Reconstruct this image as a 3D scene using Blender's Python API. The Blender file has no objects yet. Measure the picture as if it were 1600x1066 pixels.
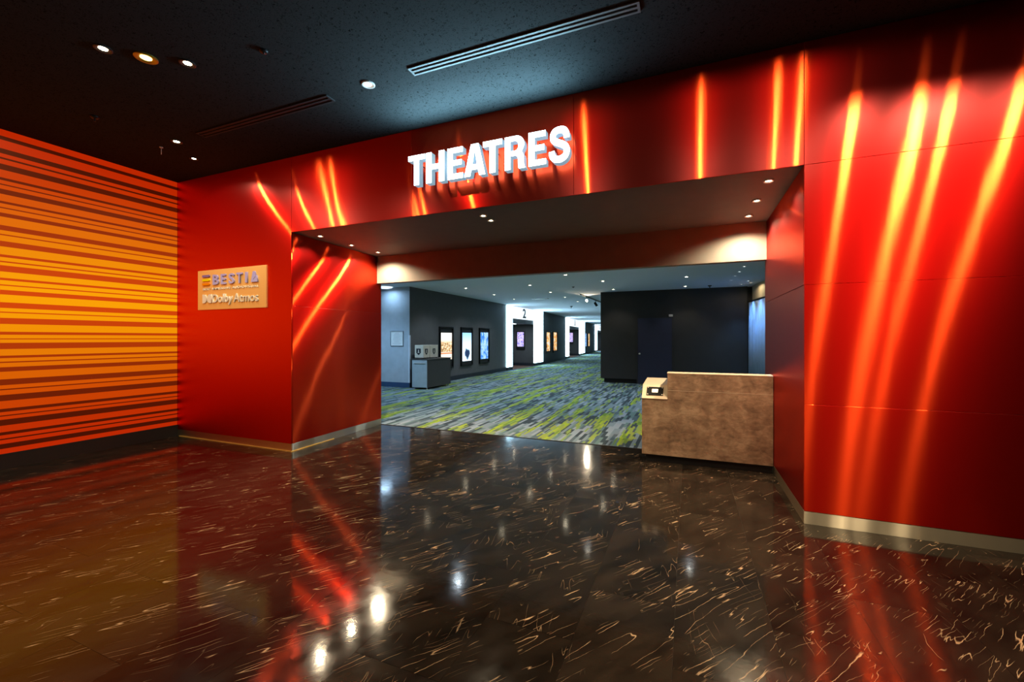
import bpy, bmesh, math, random
from mathutils import Vector, Matrix
random.seed(7)
scene = bpy.context.scene
COL = scene.collection

# ------------------------------------------------------------------ camera
CAM_H, FPX, YAW, HORIZON = 1.45, 666.0, math.radians(22.5), 529.0
cd = bpy.data.cameras.new('camera'); cam = bpy.data.objects.new('camera', cd); COL.objects.link(cam)
cd.sensor_width = 36.0; cd.lens = 36.0 * FPX / 1600.0
cam.location = (0, 0, CAM_H); cam.rotation_euler = (math.pi / 2, 0, YAW)
cd.shift_y = -(533.0 - HORIZON) / 1600.0
cd.clip_start = 0.05; cd.clip_end = 300
scene.camera = cam

# ------------------------------------------------------------------ world, exposure
w = bpy.data.worlds.new('world'); scene.world = w; w.use_nodes = True
w.node_tree.nodes['Background'].inputs[0].default_value = (0.6, 0.7, 1.0, 1)
w.node_tree.nodes['Background'].inputs[1].default_value = 0.004
vs = scene.view_settings
vs.view_transform = 'Standard'; vs.look = 'None'; vs.gamma = 1.0; vs.exposure = 0.0; vs.use_curve_mapping = False
scene.display_settings.display_device = 'sRGB'
try:
    scene.cycles.use_denoising = True
    scene.cycles.max_bounces = 8
    scene.cycles.sample_clamp_indirect = 6.0
except Exception:
    pass
WARM = (1.0, 0.80, 0.52); NEUTRAL = (1.0, 0.9, 0.75); COOL = (0.62, 0.82, 1.0); BLUE = (0.22, 0.50, 1.0)
E_LOBBY, E_HIDDEN, E_SOFFIT, E_CORR = 45.0, 80.0, 125.0, 80.0

# ------------------------------------------------------------------ measuring helpers (world: X right along red wall, Y into theatre)
SN, CS = math.sin(YAW), math.cos(YAW)
def ray(x):
    t = (x - 800.0) / FPX
    return (-SN + CS * t, CS + SN * t)           # world xy per unit camera depth
def at_y(x, y, Y):
    dx, dy = ray(x); z = Y / dy
    return Vector((dx * z, Y, CAM_H + (HORIZON - y) / FPX * z))
def at_x(x, y, X):
    dx, dy = ray(x); z = X / dx
    return Vector((X, dy * z, CAM_H + (HORIZON - y) / FPX * z))
def at_z(x, y, Z):
    dx, dy = ray(x); z = (Z - CAM_H) * FPX / (HORIZON - y)
    return Vector((dx * z, dy * z, Z))

# ------------------------------------------------------------------ main dimensions (metres)
YW = 3.955          # red front wall
XS = -7.03          # striped wall
XL, XLB = -4.69, -4.79   # left reveal front / back
XR = 0.835          # right reveal
YB, YC = 5.68, 5.80      # bulkhead front, start of carpet
ZC, ZS, ZB, ZK = 3.77, 2.808, 2.365, 2.97   # lobby ceiling, soffit, bulkhead bottom, corridor ceiling
XW, YD = -7.55, 10.39    # corridor dark wall, facing wall of the corridor block
YBLK = 14.1              # dark block on the right

# ------------------------------------------------------------------ node material helpers
class M:
    def __init__(self, name):
        self.m = bpy.data.materials.new(name); self.m.use_nodes = True
        self.nt = self.m.node_tree; self.N = self.nt.nodes; self.L = self.nt.links
        self.b = self.N['Principled BSDF']; self.out = self.N['Material Output']
    def node(self, t, **kw):
        n = self.N.new(t)
        for k, v in kw.items(): setattr(n, k, v)
        return n
    def link(self, a, b): self.L.new(a, b)
    def set(self, **kw):
        for k, v in kw.items():
            i = self.b.inputs[k.replace('_', ' ')]
            if isinstance(v, (tuple, list)) and len(v) == 3 and i.type == 'RGBA': v = (*v, 1)
            i.default_value = v
        return self
    def math(self, op, a, b=None, c=None):
        n = self.node('ShaderNodeMath', operation=op)
        for i, v in enumerate((a, b, c)):
            if v is None: continue
            if isinstance(v, (int, float)): n.inputs[i].default_value = v
            else: self.link(v, n.inputs[i])
        return n.outputs[0]
    def ramp(self, fac, stops, interp='LINEAR'):
        n = self.node('ShaderNodeValToRGB'); n.color_ramp.interpolation = interp
        el = n.color_ramp.elements
        while len(el) < len(stops): el.new(0.5)
        for e, (p, c) in zip(el, stops):
            e.position = p; e.color = (*c, 1) if len(c) == 3 else c
        self.link(fac, n.inputs[0]); return n.outputs[0]
    def noise(self, vec=None, scale=5, detail=2, rough=0.5, dist=0):
        n = self.node('ShaderNodeTexNoise')
        n.inputs['Scale'].default_value = scale; n.inputs['Detail'].default_value = detail
        n.inputs['Roughness'].default_value = rough; n.inputs['Distortion'].default_value = dist
        if vec is not None: self.link(vec, n.inputs['Vector'])
        return n.outputs['Fac']
    def pos(self): return self.node('ShaderNodeNewGeometry').outputs['Position']
    def tc(self, k='Object'): return self.node('ShaderNodeTexCoord').outputs[k]
    def mapping(self, vec, scale=(1, 1, 1), rot=(0, 0, 0), loc=(0, 0, 0)):
        n = self.node('ShaderNodeMapping'); self.link(vec, n.inputs[0])
        n.inputs['Scale'].default_value = scale; n.inputs['Rotation'].default_value = rot; n.inputs['Location'].default_value = loc
        return n.outputs[0]
    def bump(self, h, strength=0.2, dist=0.01):
        n = self.node('ShaderNodeBump'); n.inputs['Strength'].default_value = strength; n.inputs['Distance'].default_value = dist
        self.link(h, n.inputs['Height']); self.link(n.outputs[0], self.b.inputs['Normal']); return n
    def mix(self, fac, a, b, blend='MIX'):
        n = self.node('ShaderNodeMix', data_type='RGBA', blend_type=blend)
        for sock, v in ((n.inputs[0], fac), (n.inputs[6], a), (n.inputs[7], b)):
            if isinstance(v, (int, float)): sock.default_value = v
            elif isinstance(v, tuple): sock.default_value = (*v, 1)
            else: self.link(v, sock)
        return n.outputs[2]

def plain(name, col, rough=0.6, metal=0.0, var=0.06, scale=6, bump=0.0):
    m = M(name); m.set(Roughness=rough, Metallic=metal)
    f = m.noise(m.tc(), scale, 3)
    lo = tuple(c * (1 - var) for c in col); hi = tuple(min(1, c * (1 + var)) for c in col)
    m.link(m.ramp(f, [(0.3, lo), (0.7, hi)]), m.b.inputs['Base Color'])
    if bump: m.bump(m.noise(m.tc(), scale * 30, 2), bump, 0.002)
    return m.m
def glow(name, col, strength):
    m = M(name); m.set(Base_Color=col, Roughness=0.4)
    m.b.inputs['Emission Color'].default_value = (*col, 1); m.b.inputs['Emission Strength'].default_value = strength
    return m.m

def red_metal():
    m = M('brushed_red_metal')
    p = m.pos()
    wave = m.noise(m.mapping(p, (1.6, 1.6, 0.22)), 1.0, 2)
    grain = m.noise(m.mapping(p, (14, 14, 0.3)), 1.0, 2)
    h = m.math('ADD', wave, m.math('MULTIPLY', grain, 0.05))
    bp = m.node('ShaderNodeBump'); bp.inputs['Strength'].default_value = 1.0; bp.inputs['Distance'].default_value = 0.0035
    m.link(h, bp.inputs['Height'])
    tan = m.node('ShaderNodeCombineXYZ'); tan.inputs[2].default_value = 1.0
    def lobe(rough, aniso, col, dist='GGX'):
        b = m.node('ShaderNodeBsdfAnisotropic', distribution=dist)
        b.inputs['Color'].default_value = (*col, 1); b.inputs['Roughness'].default_value = rough; b.inputs['Anisotropy'].default_value = aniso
        m.link(tan.outputs[0], b.inputs['Tangent']); m.link(bp.outputs[0], b.inputs['Normal'])
        return b.outputs[0]
    def mixs(f, a, b):
        mx = m.node('ShaderNodeMixShader')
        if isinstance(f, (int, float)): mx.inputs[0].default_value = f
        else: m.link(f, mx.inputs[0])
        m.link(a, mx.inputs[1]); m.link(b, mx.inputs[2]); return mx.outputs[0]
    narrow = lobe(0.18, -0.855, (0.88, 0.080, 0.014))
    wide = lobe(0.40, -0.60, (0.74, 0.006, 0.005))
    df = m.node('ShaderNodeBsdfDiffuse'); df.inputs[0].default_value = (0.42, 0.003, 0.004, 1)
    coat = lobe(0.28, 0.0, (0.9, 0.9, 0.9), 'GGX')
    sh = mixs(0.05, mixs(0.40, narrow, wide), df.outputs[0])
    lw = m.node('ShaderNodeFresnel'); lw.inputs['IOR'].default_value = 1.45
    sh = mixs(m.math('MULTIPLY', lw.outputs[0], 0.22), sh, coat)
    m.link(sh, m.out.inputs[0]); m.N.remove(m.b)
    return m.m

def floor_mat():
    m = M('dark_marble_tile')
    p = m.pos()
    oi = m.node('ShaderNodeObjectInfo')
    off = m.node('ShaderNodeCombineXYZ'); m.link(m.math('MULTIPLY', oi.outputs['Random'], 37.0), off.inputs[2])
    va = m.node('ShaderNodeVectorMath', operation='ADD'); m.link(p, va.inputs[0]); m.link(off.outputs[0], va.inputs[1])
    v = va.outputs[0]
    warp = m.node('ShaderNodeTexNoise'); warp.inputs['Scale'].default_value = 9; warp.inputs['Detail'].default_value = 3; m.link(v, warp.inputs['Vector'])
    ws = m.node('ShaderNodeVectorMath', operation='SCALE'); m.link(warp.outputs['Color'], ws.inputs[0]); ws.inputs['Scale'].default_value = 0.028
    wv = m.node('ShaderNodeVectorMath', operation='ADD'); m.link(v, wv.inputs[0]); m.link(ws.outputs[0], wv.inputs[1])
    def veins(rot, sc, width, lo, hi, seed):
        q = m.mapping(m.mapping(wv.outputs[0], (1, 1, 1), (0, 0, rot)), sc, (0, 0, 0), (seed, seed * 0.7, 0))
        n = m.noise(q, 1.0, 1.0, 0.5)
        d = m.math('ABSOLUTE', m.math('SUBTRACT', n, 0.5))
        line = m.ramp(d, [(0.0, (1, 1, 1)), (width, (0, 0, 0))])
        mk = m.ramp(m.noise(m.mapping(v, (1, 1, 1), (0, 0, 0), (seed * 3, 0, 0)), 4.2, 2), [(lo, (0, 0, 0)), (hi, (1, 1, 1))])
        return m.math('MULTIPLY', line, mk)
    a = veins(math.radians(-56), (1.3, 19.0, 1), 0.0065, 0.53, 0.60, 3.1)
    b = veins(math.radians(-50), (2.0, 28.0, 1), 0.006, 0.53, 0.61, 9.7)
    c = veins(math.radians(-100), (2.6, 17.0, 1), 0.005, 0.58, 0.65, 17.3)
    vv = m.math('MINIMUM', m.math('ADD', m.math('ADD', a, m.math('MULTIPLY', b, 0.6)), m.math('MULTIPLY', c, 0.45)), 1.0)
    cloud = m.noise(m.mapping(m.mapping(wv.outputs[0], (1, 1, 1), (0, 0, -0.95)), (1.0, 3.0, 1)), 2.0, 5, 0.6)
    base = m.ramp(cloud, [(0.3, (0.005, 0.0037, 0.003)), (0.7, (0.020, 0.014, 0.0095))])
    tone = m.math('ADD', 0.75, m.math('MULTIPLY', oi.outputs['Random'], 0.5))
    base = m.mix(1.0, base, tone, 'MULTIPLY')
    col = m.mix(vv, base, (0.50, 0.34, 0.20))
    m.link(col, m.b.inputs['Base Color'])
    rg = m.ramp(m.noise(v, 9, 3), [(0.3, (0.07,) * 3), (0.7, (0.13,) * 3)])
    m.link(rg, m.b.inputs['Roughness'])
    m.b.inputs['Specular IOR Level'].default_value = 0.30
    m.bump(m.noise(v, 26, 2), 0.05, 0.004)
    return m.m

def carpet_mat():
    m = M('streaked_carpet')
    p = m.pos(); s = m.node('ShaderNodeSeparateXYZ'); m.link(p, s.inputs[0])
    x, y = s.outputs[0], s.outputs[1]
    def layer(wd, ln, seed):
        ci = m.math('FLOOR', m.math('DIVIDE', x, wd))
        wn = m.node('ShaderNodeTexWhiteNoise', noise_dimensions='2D')
        cv = m.node('ShaderNodeCombineXYZ'); m.link(ci, cv.inputs[0]); cv.inputs[1].default_value = seed
        m.link(cv.outputs[0], wn.inputs['Vector'])
        yy = m.math('ADD', m.math('DIVIDE', y, ln), m.math('MULTIPLY', wn.outputs['Value'], 17.0))
        ri = m.math('FLOOR', yy)
        w2 = m.node('ShaderNodeTexWhiteNoise', noise_dimensions='3D')
        c2 = m.node('ShaderNodeCombineXYZ'); m.link(ci, c2.inputs[0]); m.link(ri, c2.inputs[1]); c2.inputs[2].default_value = seed
        m.link(c2.outputs[0], w2.inputs['Vector'])
        return w2.outputs['Value']
    band = m.noise(m.mapping(p, (3.6, 0.22, 1)), 1.0, 1)
    r1 = layer(0.052, 0.42, 1.0); r2 = layer(0.035, 0.30, 5.0)
    cool = m.ramp(r1, [(0, (0.030, 0.045, 0.055)), (0.22, (0.14, 0.19, 0.22)), (0.50, (0.065, 0.10, 0.12)), (0.66, (0.20, 0.25, 0.29)), (0.86, (0.09, 0.15, 0.15))], 'CONSTANT')
    green = m.ramp(r2, [(0, (0.25, 0.34, 0.02)), (0.30, (0.12, 0.20, 0.03)), (0.46, (0.20, 0.26, 0.05)), (0.74, (0.055, 0.075, 0.085)), (0.86, (0.17, 0.25, 0.07))], 'CONSTANT')
    thr = m.math('ADD', band, m.math('MULTIPLY', m.math('SUBTRACT', r2, 0.5), 0.22))
    sel = m.math('GREATER_THAN', thr, 0.555)
    m.link(m.mix(sel, cool, green), m.b.inputs['Base Color'])
    m.set(Roughness=0.95); m.b.inputs['Specular IOR Level'].default_value = 0.1
    m.bump(m.noise(p, 260, 2), 0.25, 0.004)
    return m.m

def ceiling_mat(name, base, fleck):
    m = M(name); p = m.pos()
    f = m.ramp(m.noise(m.mapping(p, (1, 1.0, 1)), 55, 3, 0.6, 1.5), [(0.36, fleck), (0.42, base)])
    m.link(f, m.b.inputs['Base Color']); m.set(Roughness=1.0); m.b.inputs['Specular IOR Level'].default_value = 0.05
    m.bump(m.noise(p, 130, 3), 0.3, 0.003)
    return m.m

def counter_mat():
    m = M('brown_stone_laminate'); p = m.tc()
    a = m.noise(p, 4.5, 8, 0.62, 0.4); b = m.noise(m.mapping(p, (1, 1, 2.2)), 11, 6, 0.7, 0.8)
    f = m.math('ADD', m.math('MULTIPLY', a, 0.6), m.math('MULTIPLY', b, 0.4))
    m.link(m.ramp(f, [(0.38, (0.115, 0.07, 0.04)), (0.5, (0.22, 0.14, 0.083)), (0.61, (0.34, 0.235, 0.145))]), m.b.inputs['Base Color'])
    m.set(Roughness=0.55); return m.m

def brass_mat():
    m = M('brushed_brass_steel')
    t = m.node('ShaderNodeCombineXYZ'); t.inputs[2].default_value = 1.0
    bp = m.node('ShaderNodeBump'); bp.inputs['Strength'].default_value = 1.0; bp.inputs['Distance'].default_value = 0.003
    m.link(m.noise(m.mapping(m.pos(), (4, 4, 0.3)), 1, 2), bp.inputs['Height'])
    sh = []
    for r_, a_ in ((0.26, -0.86), (0.5, -0.4)):
        b = m.node('ShaderNodeBsdfAnisotropic', distribution='GGX'); b.inputs['Color'].default_value = (0.70, 0.60, 0.44, 1)
        b.inputs['Roughness'].default_value = r_; b.inputs['Anisotropy'].default_value = a_
        m.link(t.outputs[0], b.inputs['Tangent']); m.link(bp.outputs[0], b.inputs['Normal']); sh.append(b.outputs[0])
    mx = m.node('ShaderNodeMixShader'); mx.inputs[0].default_value = 0.5; m.link(sh[0], mx.inputs[1]); m.link(sh[1], mx.inputs[2])
    m.link(mx.outputs[0], m.out.inputs[0]); m.N.remove(m.b)
    return m.m
def gold_plate_mat():
    m = M('brushed_gold_plate'); m.set(Base_Color=(0.90, 0.56, 0.20), Metallic=0.3, Roughness=0.42)
    return m.m

MAT = dict(
    red=red_metal(), floor=floor_mat(), carpet=carpet_mat(), counter=counter_mat(), brass=brass_mat(), gold=gold_plate_mat(),
    ceil=ceiling_mat('dark_flecked_ceiling', (0.030, 0.032, 0.033), (0.003, 0.0033, 0.0035)),
    soffit=plain('warm_grey_soffit', (0.075, 0.078, 0.078), 0.7, bump=0.05),
    bulk=plain('taupe_bulkhead', (0.125, 0.118, 0.10), 0.7, bump=0.05),
    kceil=ceiling_mat('corridor_ceiling_paint', (0.70, 0.74, 0.84), (0.66, 0.70, 0.80)),
    grout=plain('dark_grout', (0.008, 0.006, 0.005), 0.7),
    black=plain('black_plinth', (0.010, 0.010, 0.011), 0.45),
    core=plain('dark_wall_core', (0.01, 0.005, 0.005), 0.8),
    char=plain('charcoal_wall', (0.026, 0.0255, 0.025), 0.65, bump=0.05),
    greywall=plain('grey_corridor_wall', (0.095, 0.093, 0.096), 0.65, bump=0.05),
    palewall=plain('pale_blue_grey_wall', (0.42, 0.48, 0.55), 0.6),
    navy=plain('navy_door_paint', (0.022, 0.027, 0.060), 0.5),
    base=plain('navy_baseboard', (0.018, 0.022, 0.032), 0.5),
    trim=plain('white_trim_metal', (0.55, 0.55, 0.55), 0.4),
    dtrim=plain('dark_trim_metal', (0.03, 0.03, 0.032), 0.4, 0.3),
    blackmet=plain('black_metal', (0.012, 0.012, 0.013), 0.4, 0.4),
    alu=plain('grey_aluminium', (0.42, 0.46, 0.50), 0.38, 0.7),
    steel=plain('pale_brushed_steel', (0.70, 0.64, 0.54), 0.45, 0.25),
    cream=plain('cream_laminate', (0.55, 0.45, 0.32), 0.45),
    creamwall=plain('cream_wall', (0.55, 0.48, 0.34), 0.6),
    white=plain('white_paper', (0.75, 0.77, 0.78), 0.6),
    ink=plain('grey_ink', (0.10, 0.11, 0.12), 0.6),
    cabinet=plain('pale_blue_cabinet_door', (0.36, 0.44, 0.50), 0.45),
    dark=plain('dark_brown_desk', (0.040, 0.038, 0.038), 0.5),
    shield=plain('black_shield', (0.02, 0.02, 0.028), 0.5),
    curtain=plain('blue_curtain', (0.30, 0.42, 0.60), 0.6),
    wood=plain('reddish_floor', (0.16, 0.08, 0.05), 0.5),
    lens_w=glow('warm_lens', (1.0, 0.82, 0.52), 30.0),
    lens_y=glow('yellow_lens', (1.0, 0.72, 0.16), 12.0),
    lens_c=glow('corridor_lens', (1.0, 0.88, 0.62), 60.0),
    lens_b=glow('cool_lens', (0.80, 0.90, 1.0), 12.0),
    dome=glow('round_lamp_diffuser', (0.75, 0.88, 1.0), 1.2),
    letter=glow('lit_letter_face', (0.70, 0.90, 1.0), 9.0),
    letter_back=glow('letter_halo_back', (0.50, 0.80, 1.0), 5.0),
    letter_side=glow('lit_letter_side', (0.30, 0.55, 0.70), 0.6),
    portal=glow('lit_portal_panel', (0.52, 0.84, 1.0), 11.0),
    portal_head=glow('lit_portal_header', (0.80, 0.92, 1.0), 1.25),
    spotlens=glow('track_spot_lens', (1.0, 0.86, 0.62), 60.0),
    goldring=plain('gold_ring', (0.45, 0.36, 0.06), 0.35, 0.8),
)

# ------------------------------------------------------------------ mesh helpers
def bm_box(bm, lo, hi, bevel=0.0):
    vs_ = [bm.verts.new((x, y, z)) for x in (lo[0], hi[0]) for y in (lo[1], hi[1]) for z in (lo[2], hi[2])]
    F = [(0, 1, 3, 2), (4, 6, 7, 5), (0, 4, 5, 1), (2, 3, 7, 6), (0, 2, 6, 4), (1, 5, 7, 3)]
    fs = [bm.faces.new([vs_[i] for i in f]) for f in F]
    if bevel:
        es = list({e for f in fs for e in f.edges})
        bmesh.ops.bevel(bm, geom=es, offset=bevel, segments=1, affect='EDGES')
def bm_prism(bm, pts, axis, a, b):
    """extrude polygon pts (2D) along axis ('x','y','z') from a to b"""
    def mk(p, t):
        if axis == 'x': return (t, p[0], p[1])
        if axis == 'y': return (p[0], t, p[1])
        return (p[0], p[1], t)
    A = [bm.verts.new(mk(p, a)) for p in pts]; B = [bm.verts.new(mk(p, b)) for p in pts]
    bm.faces.new(A); bm.faces.new(B[::-1])
    n = len(pts)
    for i in range(n): bm.faces.new((A[i], B[i], B[(i + 1) % n], A[(i + 1) % n]))
def bm_lathe(bm, prof, seg=24):
    """prof: list of (r,z); open profile revolved about z"""
    rings = []
    for r, z in prof:
        if r < 1e-6: rings.append([bm.verts.new((0, 0, z))])
        else: rings.append([bm.verts.new((r * math.cos(2 * math.pi * i / seg), r * math.sin(2 * math.pi * i / seg), z)) for i in range(seg)])
    for a, b in zip(rings, rings[1:]):
        for i in range(seg):
            j = (i + 1) % seg
            if len(a) == 1 and len(b) == 1: continue
            if len(a) == 1: bm.faces.new((a[0], b[i], b[j]))
            elif len(b) == 1: bm.faces.new((a[i], a[j], b[0]))
            else: bm.faces.new((a[i], a[j], b[j], b[i]))
def bm_tube(bm, p, q, r, seg=10):
    p, q = Vector(p), Vector(q); d = q - p
    mt = Matrix.Translation((p + q) / 2) @ d.to_track_quat('Z', 'Y').to_matrix().to_4x4()
    bmesh.ops.create_cone(bm, cap_ends=True, segments=seg, radius1=r, radius2=r, depth=d.length, matrix=mt)
def link(name, data, parent=None, loc=None):
    o = bpy.data.objects.new(name, data); COL.objects.link(o)
    if parent is not None: o.parent = parent
    if loc is not None: o.location = loc
    return o
def finish(name, bm, mat, parent=None, loc=None, smooth=False):
    bmesh.ops.recalc_face_normals(bm, faces=bm.faces)
    me = bpy.data.meshes.new(name); bm.to_mesh(me); bm.free()
    for mm in (mat if isinstance(mat, (list, tuple)) else [mat]): me.materials.append(mm)
    if smooth:
        for p in me.polygons: p.use_smooth = True
    return link(name, me, parent, loc)
def box(name, lo, hi, mat, parent=None, bevel=0.0):
    """mesh box with its origin at its base centre, in the parent's frame"""
    c = Vector(((lo[0] + hi[0]) / 2, (lo[1] + hi[1]) / 2, lo[2]))
    bm = bmesh.new(); bm_box(bm, Vector(lo) - c, Vector(hi) - c, bevel)
    return finish(name, bm, mat, parent, c)
def prism(name, pts, axis, a, b, mat, parent=None):
    bm = bmesh.new(); bm_prism(bm, pts, axis, a, b); return finish(name, bm, mat, parent)
def ring(bm, x0, x1, z0, z1, t, ya, yb):
    """rectangular frame in the xz plane, one connected piece, from y=ya to y=yb; t = (left, right, bottom, top) widths"""
    O = [(x0, z0), (x1, z0), (x1, z1), (x0, z1)]; I = [(x0 + t[0], z0 + t[2]), (x1 - t[1], z0 + t[2]), (x1 - t[1], z1 - t[3]), (x0 + t[0], z1 - t[3])]
    V = {}
    for k, (P, y) in enumerate(((O, ya), (I, ya), (O, yb), (I, yb))): V[k] = [bm.verts.new((p[0], y, p[1])) for p in P]
    for i in range(4):
        j = (i + 1) % 4
        bm.faces.new((V[0][i], V[0][j], V[1][j], V[1][i])); bm.faces.new((V[2][i], V[3][i], V[3][j], V[2][j]))
        bm.faces.new((V[0][i], V[2][i], V[2][j], V[0][j])); bm.faces.new((V[1][i], V[1][j], V[3][j], V[3][i]))
def empty(name, loc, rz=0.0):
    o = bpy.data.objects.new(name, None); COL.objects.link(o); o.location = loc; o.rotation_euler = (0, 0, rz); o.empty_display_size = 0.1
    return o
def tag(o, label, cat, group=None):
    o['label'] = label; o['category'] = cat
    if group: o['group'] = group
    return o
def struct(o, label=None, cat=None):
    o['kind'] = 'structure'
    if label: o['label'] = label
    if cat: o['category'] = cat
    return o
def curve_mesh(splines, depth):
    """2-D outlines (holes by winding) -> extruded mesh in XY, thickness along Z (0..depth)"""
    c = bpy.data.curves.new('outline', 'CURVE'); c.dimensions = '2D'; c.fill_mode = 'BOTH'; c.extrude = depth / 2
    for pts in splines:
        s = c.splines.new('POLY'); s.points.add(len(pts) - 1); s.use_cyclic_u = True
        for sp, p in zip(s.points, pts): sp.co = (p[0], p[1], 0, 1)
    o = bpy.data.objects.new('outline_tmp', c); COL.objects.link(o)
    dg = bpy.context.evaluated_depsgraph_get(); dg.update()
    me = bpy.data.meshes.new_from_object(o.evaluated_get(dg))
    bpy.data.objects.remove(o); bpy.data.curves.remove(c)
    for v in me.vertices: v.co.z += depth / 2
    return me
def text_mesh(txt, depth, offset=0.0, spacing=1.0):
    c = bpy.data.curves.new('text_tmp', 'FONT'); c.body = txt; c.extrude = depth / 2; c.offset = offset; c.space_character = spacing; c.resolution_u = 3
    o = bpy.data.objects.new('text_tmp', c); COL.objects.link(o)
    dg = bpy.context.evaluated_depsgraph_get(); dg.update()
    me = bpy.data.meshes.new_from_object(o.evaluated_get(dg))
    bpy.data.objects.remove(o); bpy.data.curves.remove(c)
    for v in me.vertices: v.co.z += depth / 2
    return me
def fit_front(me, x0, x1, z0, z1, y):
    """lay a mesh built in XY (thickness +Z) on a wall that faces -Y: x->X, y->Z, thickness -> -Y, stretched to the box"""
    xs = [v.co.x for v in me.vertices]; ys = [v.co.y for v in me.vertices]
    ax, bx_, ay, by_ = min(xs), max(xs), min(ys), max(ys)
    for v in me.vertices:
        v.co = ((x0 + (v.co.x - ax) / (bx_ - ax) * (x1 - x0)), y - v.co.z, z0 + (v.co.y - ay) / (by_ - ay) * (z1 - z0))
    return me
def two_tone(me, front, side, nrm):
    me.materials.clear(); me.materials.append(front); me.materials.append(side)
    for p in me.polygons: p.material_index = 0 if p.normal.dot(nrm) > 0.7 else 1

# =================================================================== STRUCTURE
# ---- lobby floor with separate tiles
XF0, XF1, YF0 = XS, 3.4, -2.6
fl = struct(box('floor', (XF0, YF0, -0.12), (XF1, YC, -0.0025), MAT['grout']), 'dark brown marble-look tile floor with pale gold veins', 'floor')
TW, TL, GAP = 0.4525, 0.915, 0.0006
tile_cache = {}
def tile(x0, x1, y0, y1):
    k = (round(x1 - x0, 4), round(y1 - y0, 4))
    if k not in tile_cache:
        bm = bmesh.new(); bm_box(bm, (-k[0] / 2, -k[1] / 2, -0.0025), (k[0] / 2, k[1] / 2, 0.0), 0.0)
        bmesh.ops.recalc_face_normals(bm, faces=bm.faces)
        me = bpy.data.meshes.new('floor_tile'); bm.to_mesh(me); bm.free(); me.materials.append(MAT['floor']); tile_cache[k] = me
    link('floor_tile', tile_cache[k], fl, ((x0 + x1) / 2 - fl.location.x, (y0 + y1) / 2 - fl.location.y, -fl.location.z))
ci0 = math.floor((XF0 - 0.386) / TW)
for ci in range(ci0, math.ceil((XF1 - 0.386) / TW)):
    x0 = max(XF0, 0.386 + ci * TW) + GAP; x1 = min(XF1, 0.386 + (ci + 1) * TW) - GAP
    if x1 - x0 < 0.03: continue
    ph = 2.0 + (TL / 2 if ci % 2 == 0 else 0.0)
    k = math.floor((YF0 - ph) / TL)
    while ph + k * TL < YC:
        y0 = max(YF0, ph + k * TL) + GAP; y1 = min(YC, ph + (k + 1) * TL) - GAP
        k += 1
        if y1 - y0 < 0.02 or y1 < -0.2: continue
        # the piers stand on the floor: skip tiles wholly under them
        if x1 < XLB and y0 > YW + 0.05: continue
        if x0 > XR + 0.1 and y0 > YW + 0.05: continue
        tile(x0, x1, y0, y1)
# ---- corridor carpet, edge strip
struct(box('floor_carpet', (-13.0, YC + 0.012, -0.12), (6.0, 80.0, 0.004), MAT['carpet']), 'grey blue and lime streaked corridor carpet', 'carpet')
struct(box('trim_1', (XLB - 0.05, YC, -0.10), (XR, YC + 0.012, 0.006), MAT['dtrim']), 'dark metal strip between marble floor and carpet', 'floor trim')

# ---- lobby ceiling
struct(box('ceiling', (XF0 - 0.3, YF0, ZC), (XF1, YC, ZC + 0.1), MAT['ceil']), 'dark flecked acoustic lobby ceiling', 'ceiling')
struct(box('ceiling_corridor', (-13.0, YC, ZK), (6.0, 80.0, ZK + 0.1), MAT['kceil']), 'blue-lit painted ceiling of the corridor', 'ceiling')

# ---- panels of red metal
rows = [0.10, 0.935, 1.87, ZS, ZC]
def panels(parent, p0, p1, zs, depth, n_cols=1, gap=0.0011, tilt=0.0):
    """row/column grid of thin panels on the vertical plane through plan points p0->p1; the face is on p0p1, the body behind it (to the left of p0->p1)"""
    p0, p1 = Vector((*p0, 0)), Vector((*p1, 0)); d = (p1 - p0); Ln = d.length; d.normalize(); nb = Vector((-d.y, d.x, 0))
    rz = math.atan2(d.y, d.x)
    for ci in range(n_cols):
        for za, zb in zip(zs, zs[1:]):
            u0, u1 = Ln * ci / n_cols + gap, Ln * (ci + 1) / n_cols - gap
            bm = bmesh.new(); bm_box(bm, (-(u1 - u0) / 2, 0, 0), ((u1 - u0) / 2, depth, zb - za - 2 * gap), 0.0012)
            o = finish('panel', bm, MAT['red'], parent, p0 + d * ((u0 + u1) / 2) + Vector((0, 0, za + gap)) - parent.location)
            o.rotation_euler = (random.uniform(-1, 1) * tilt, 0, rz + random.uniform(-1, 1) * tilt)
PT = 0.014
def core(name, pts, z0, z1, label):
    bm = bmesh.new(); bm_prism(bm, pts, 'z', z0, z1); o = finish(name, bm, MAT['core']); return struct(o, label, 'wall')
e = 0.016
cl = core('wall_pier', [(XS, YW + e), (XL - e, YW + e), (XLB - e, YC), (XS, YC)], 0.0, ZC, 'glossy red metal wall pier left of the opening')
panels(cl, (XS + 0.002, YW), (XL, YW), [0.10, ZC], PT)
panels(cl, (XL, YW + PT + 0.002), (XLB, YC), [0.10, 1.87, ZS], PT, tilt=0.0015)
ch = core('wall_header', [(XL - e, YW + e), (XR + e, YW + e), (XR + e, YB + 0.1), (XLB - e, YB + 0.1)], ZS + 0.012, ZC, 'glossy red metal wall band above the opening')
panels(ch, (XL, YW), (XR, YW), [ZS, ZC], PT, 3)
cr = core('wall_right', [(XR + e, YW + e), (XF1, YW + e), (XF1, YC), (XR + e, YC)], 0.0, ZC, 'tall glossy red metal wall right of the opening')
panels(cr, (XR, YW), (XR + 1.84, YW), rows, PT)
panels(cr, (XR + 1.844, YW), (XF1, YW), rows, PT)
panels(cr, (XR, YC), (XR, YW + PT + 0.002), [0.10, 1.87, ZS], PT, tilt=0.0015)
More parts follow.
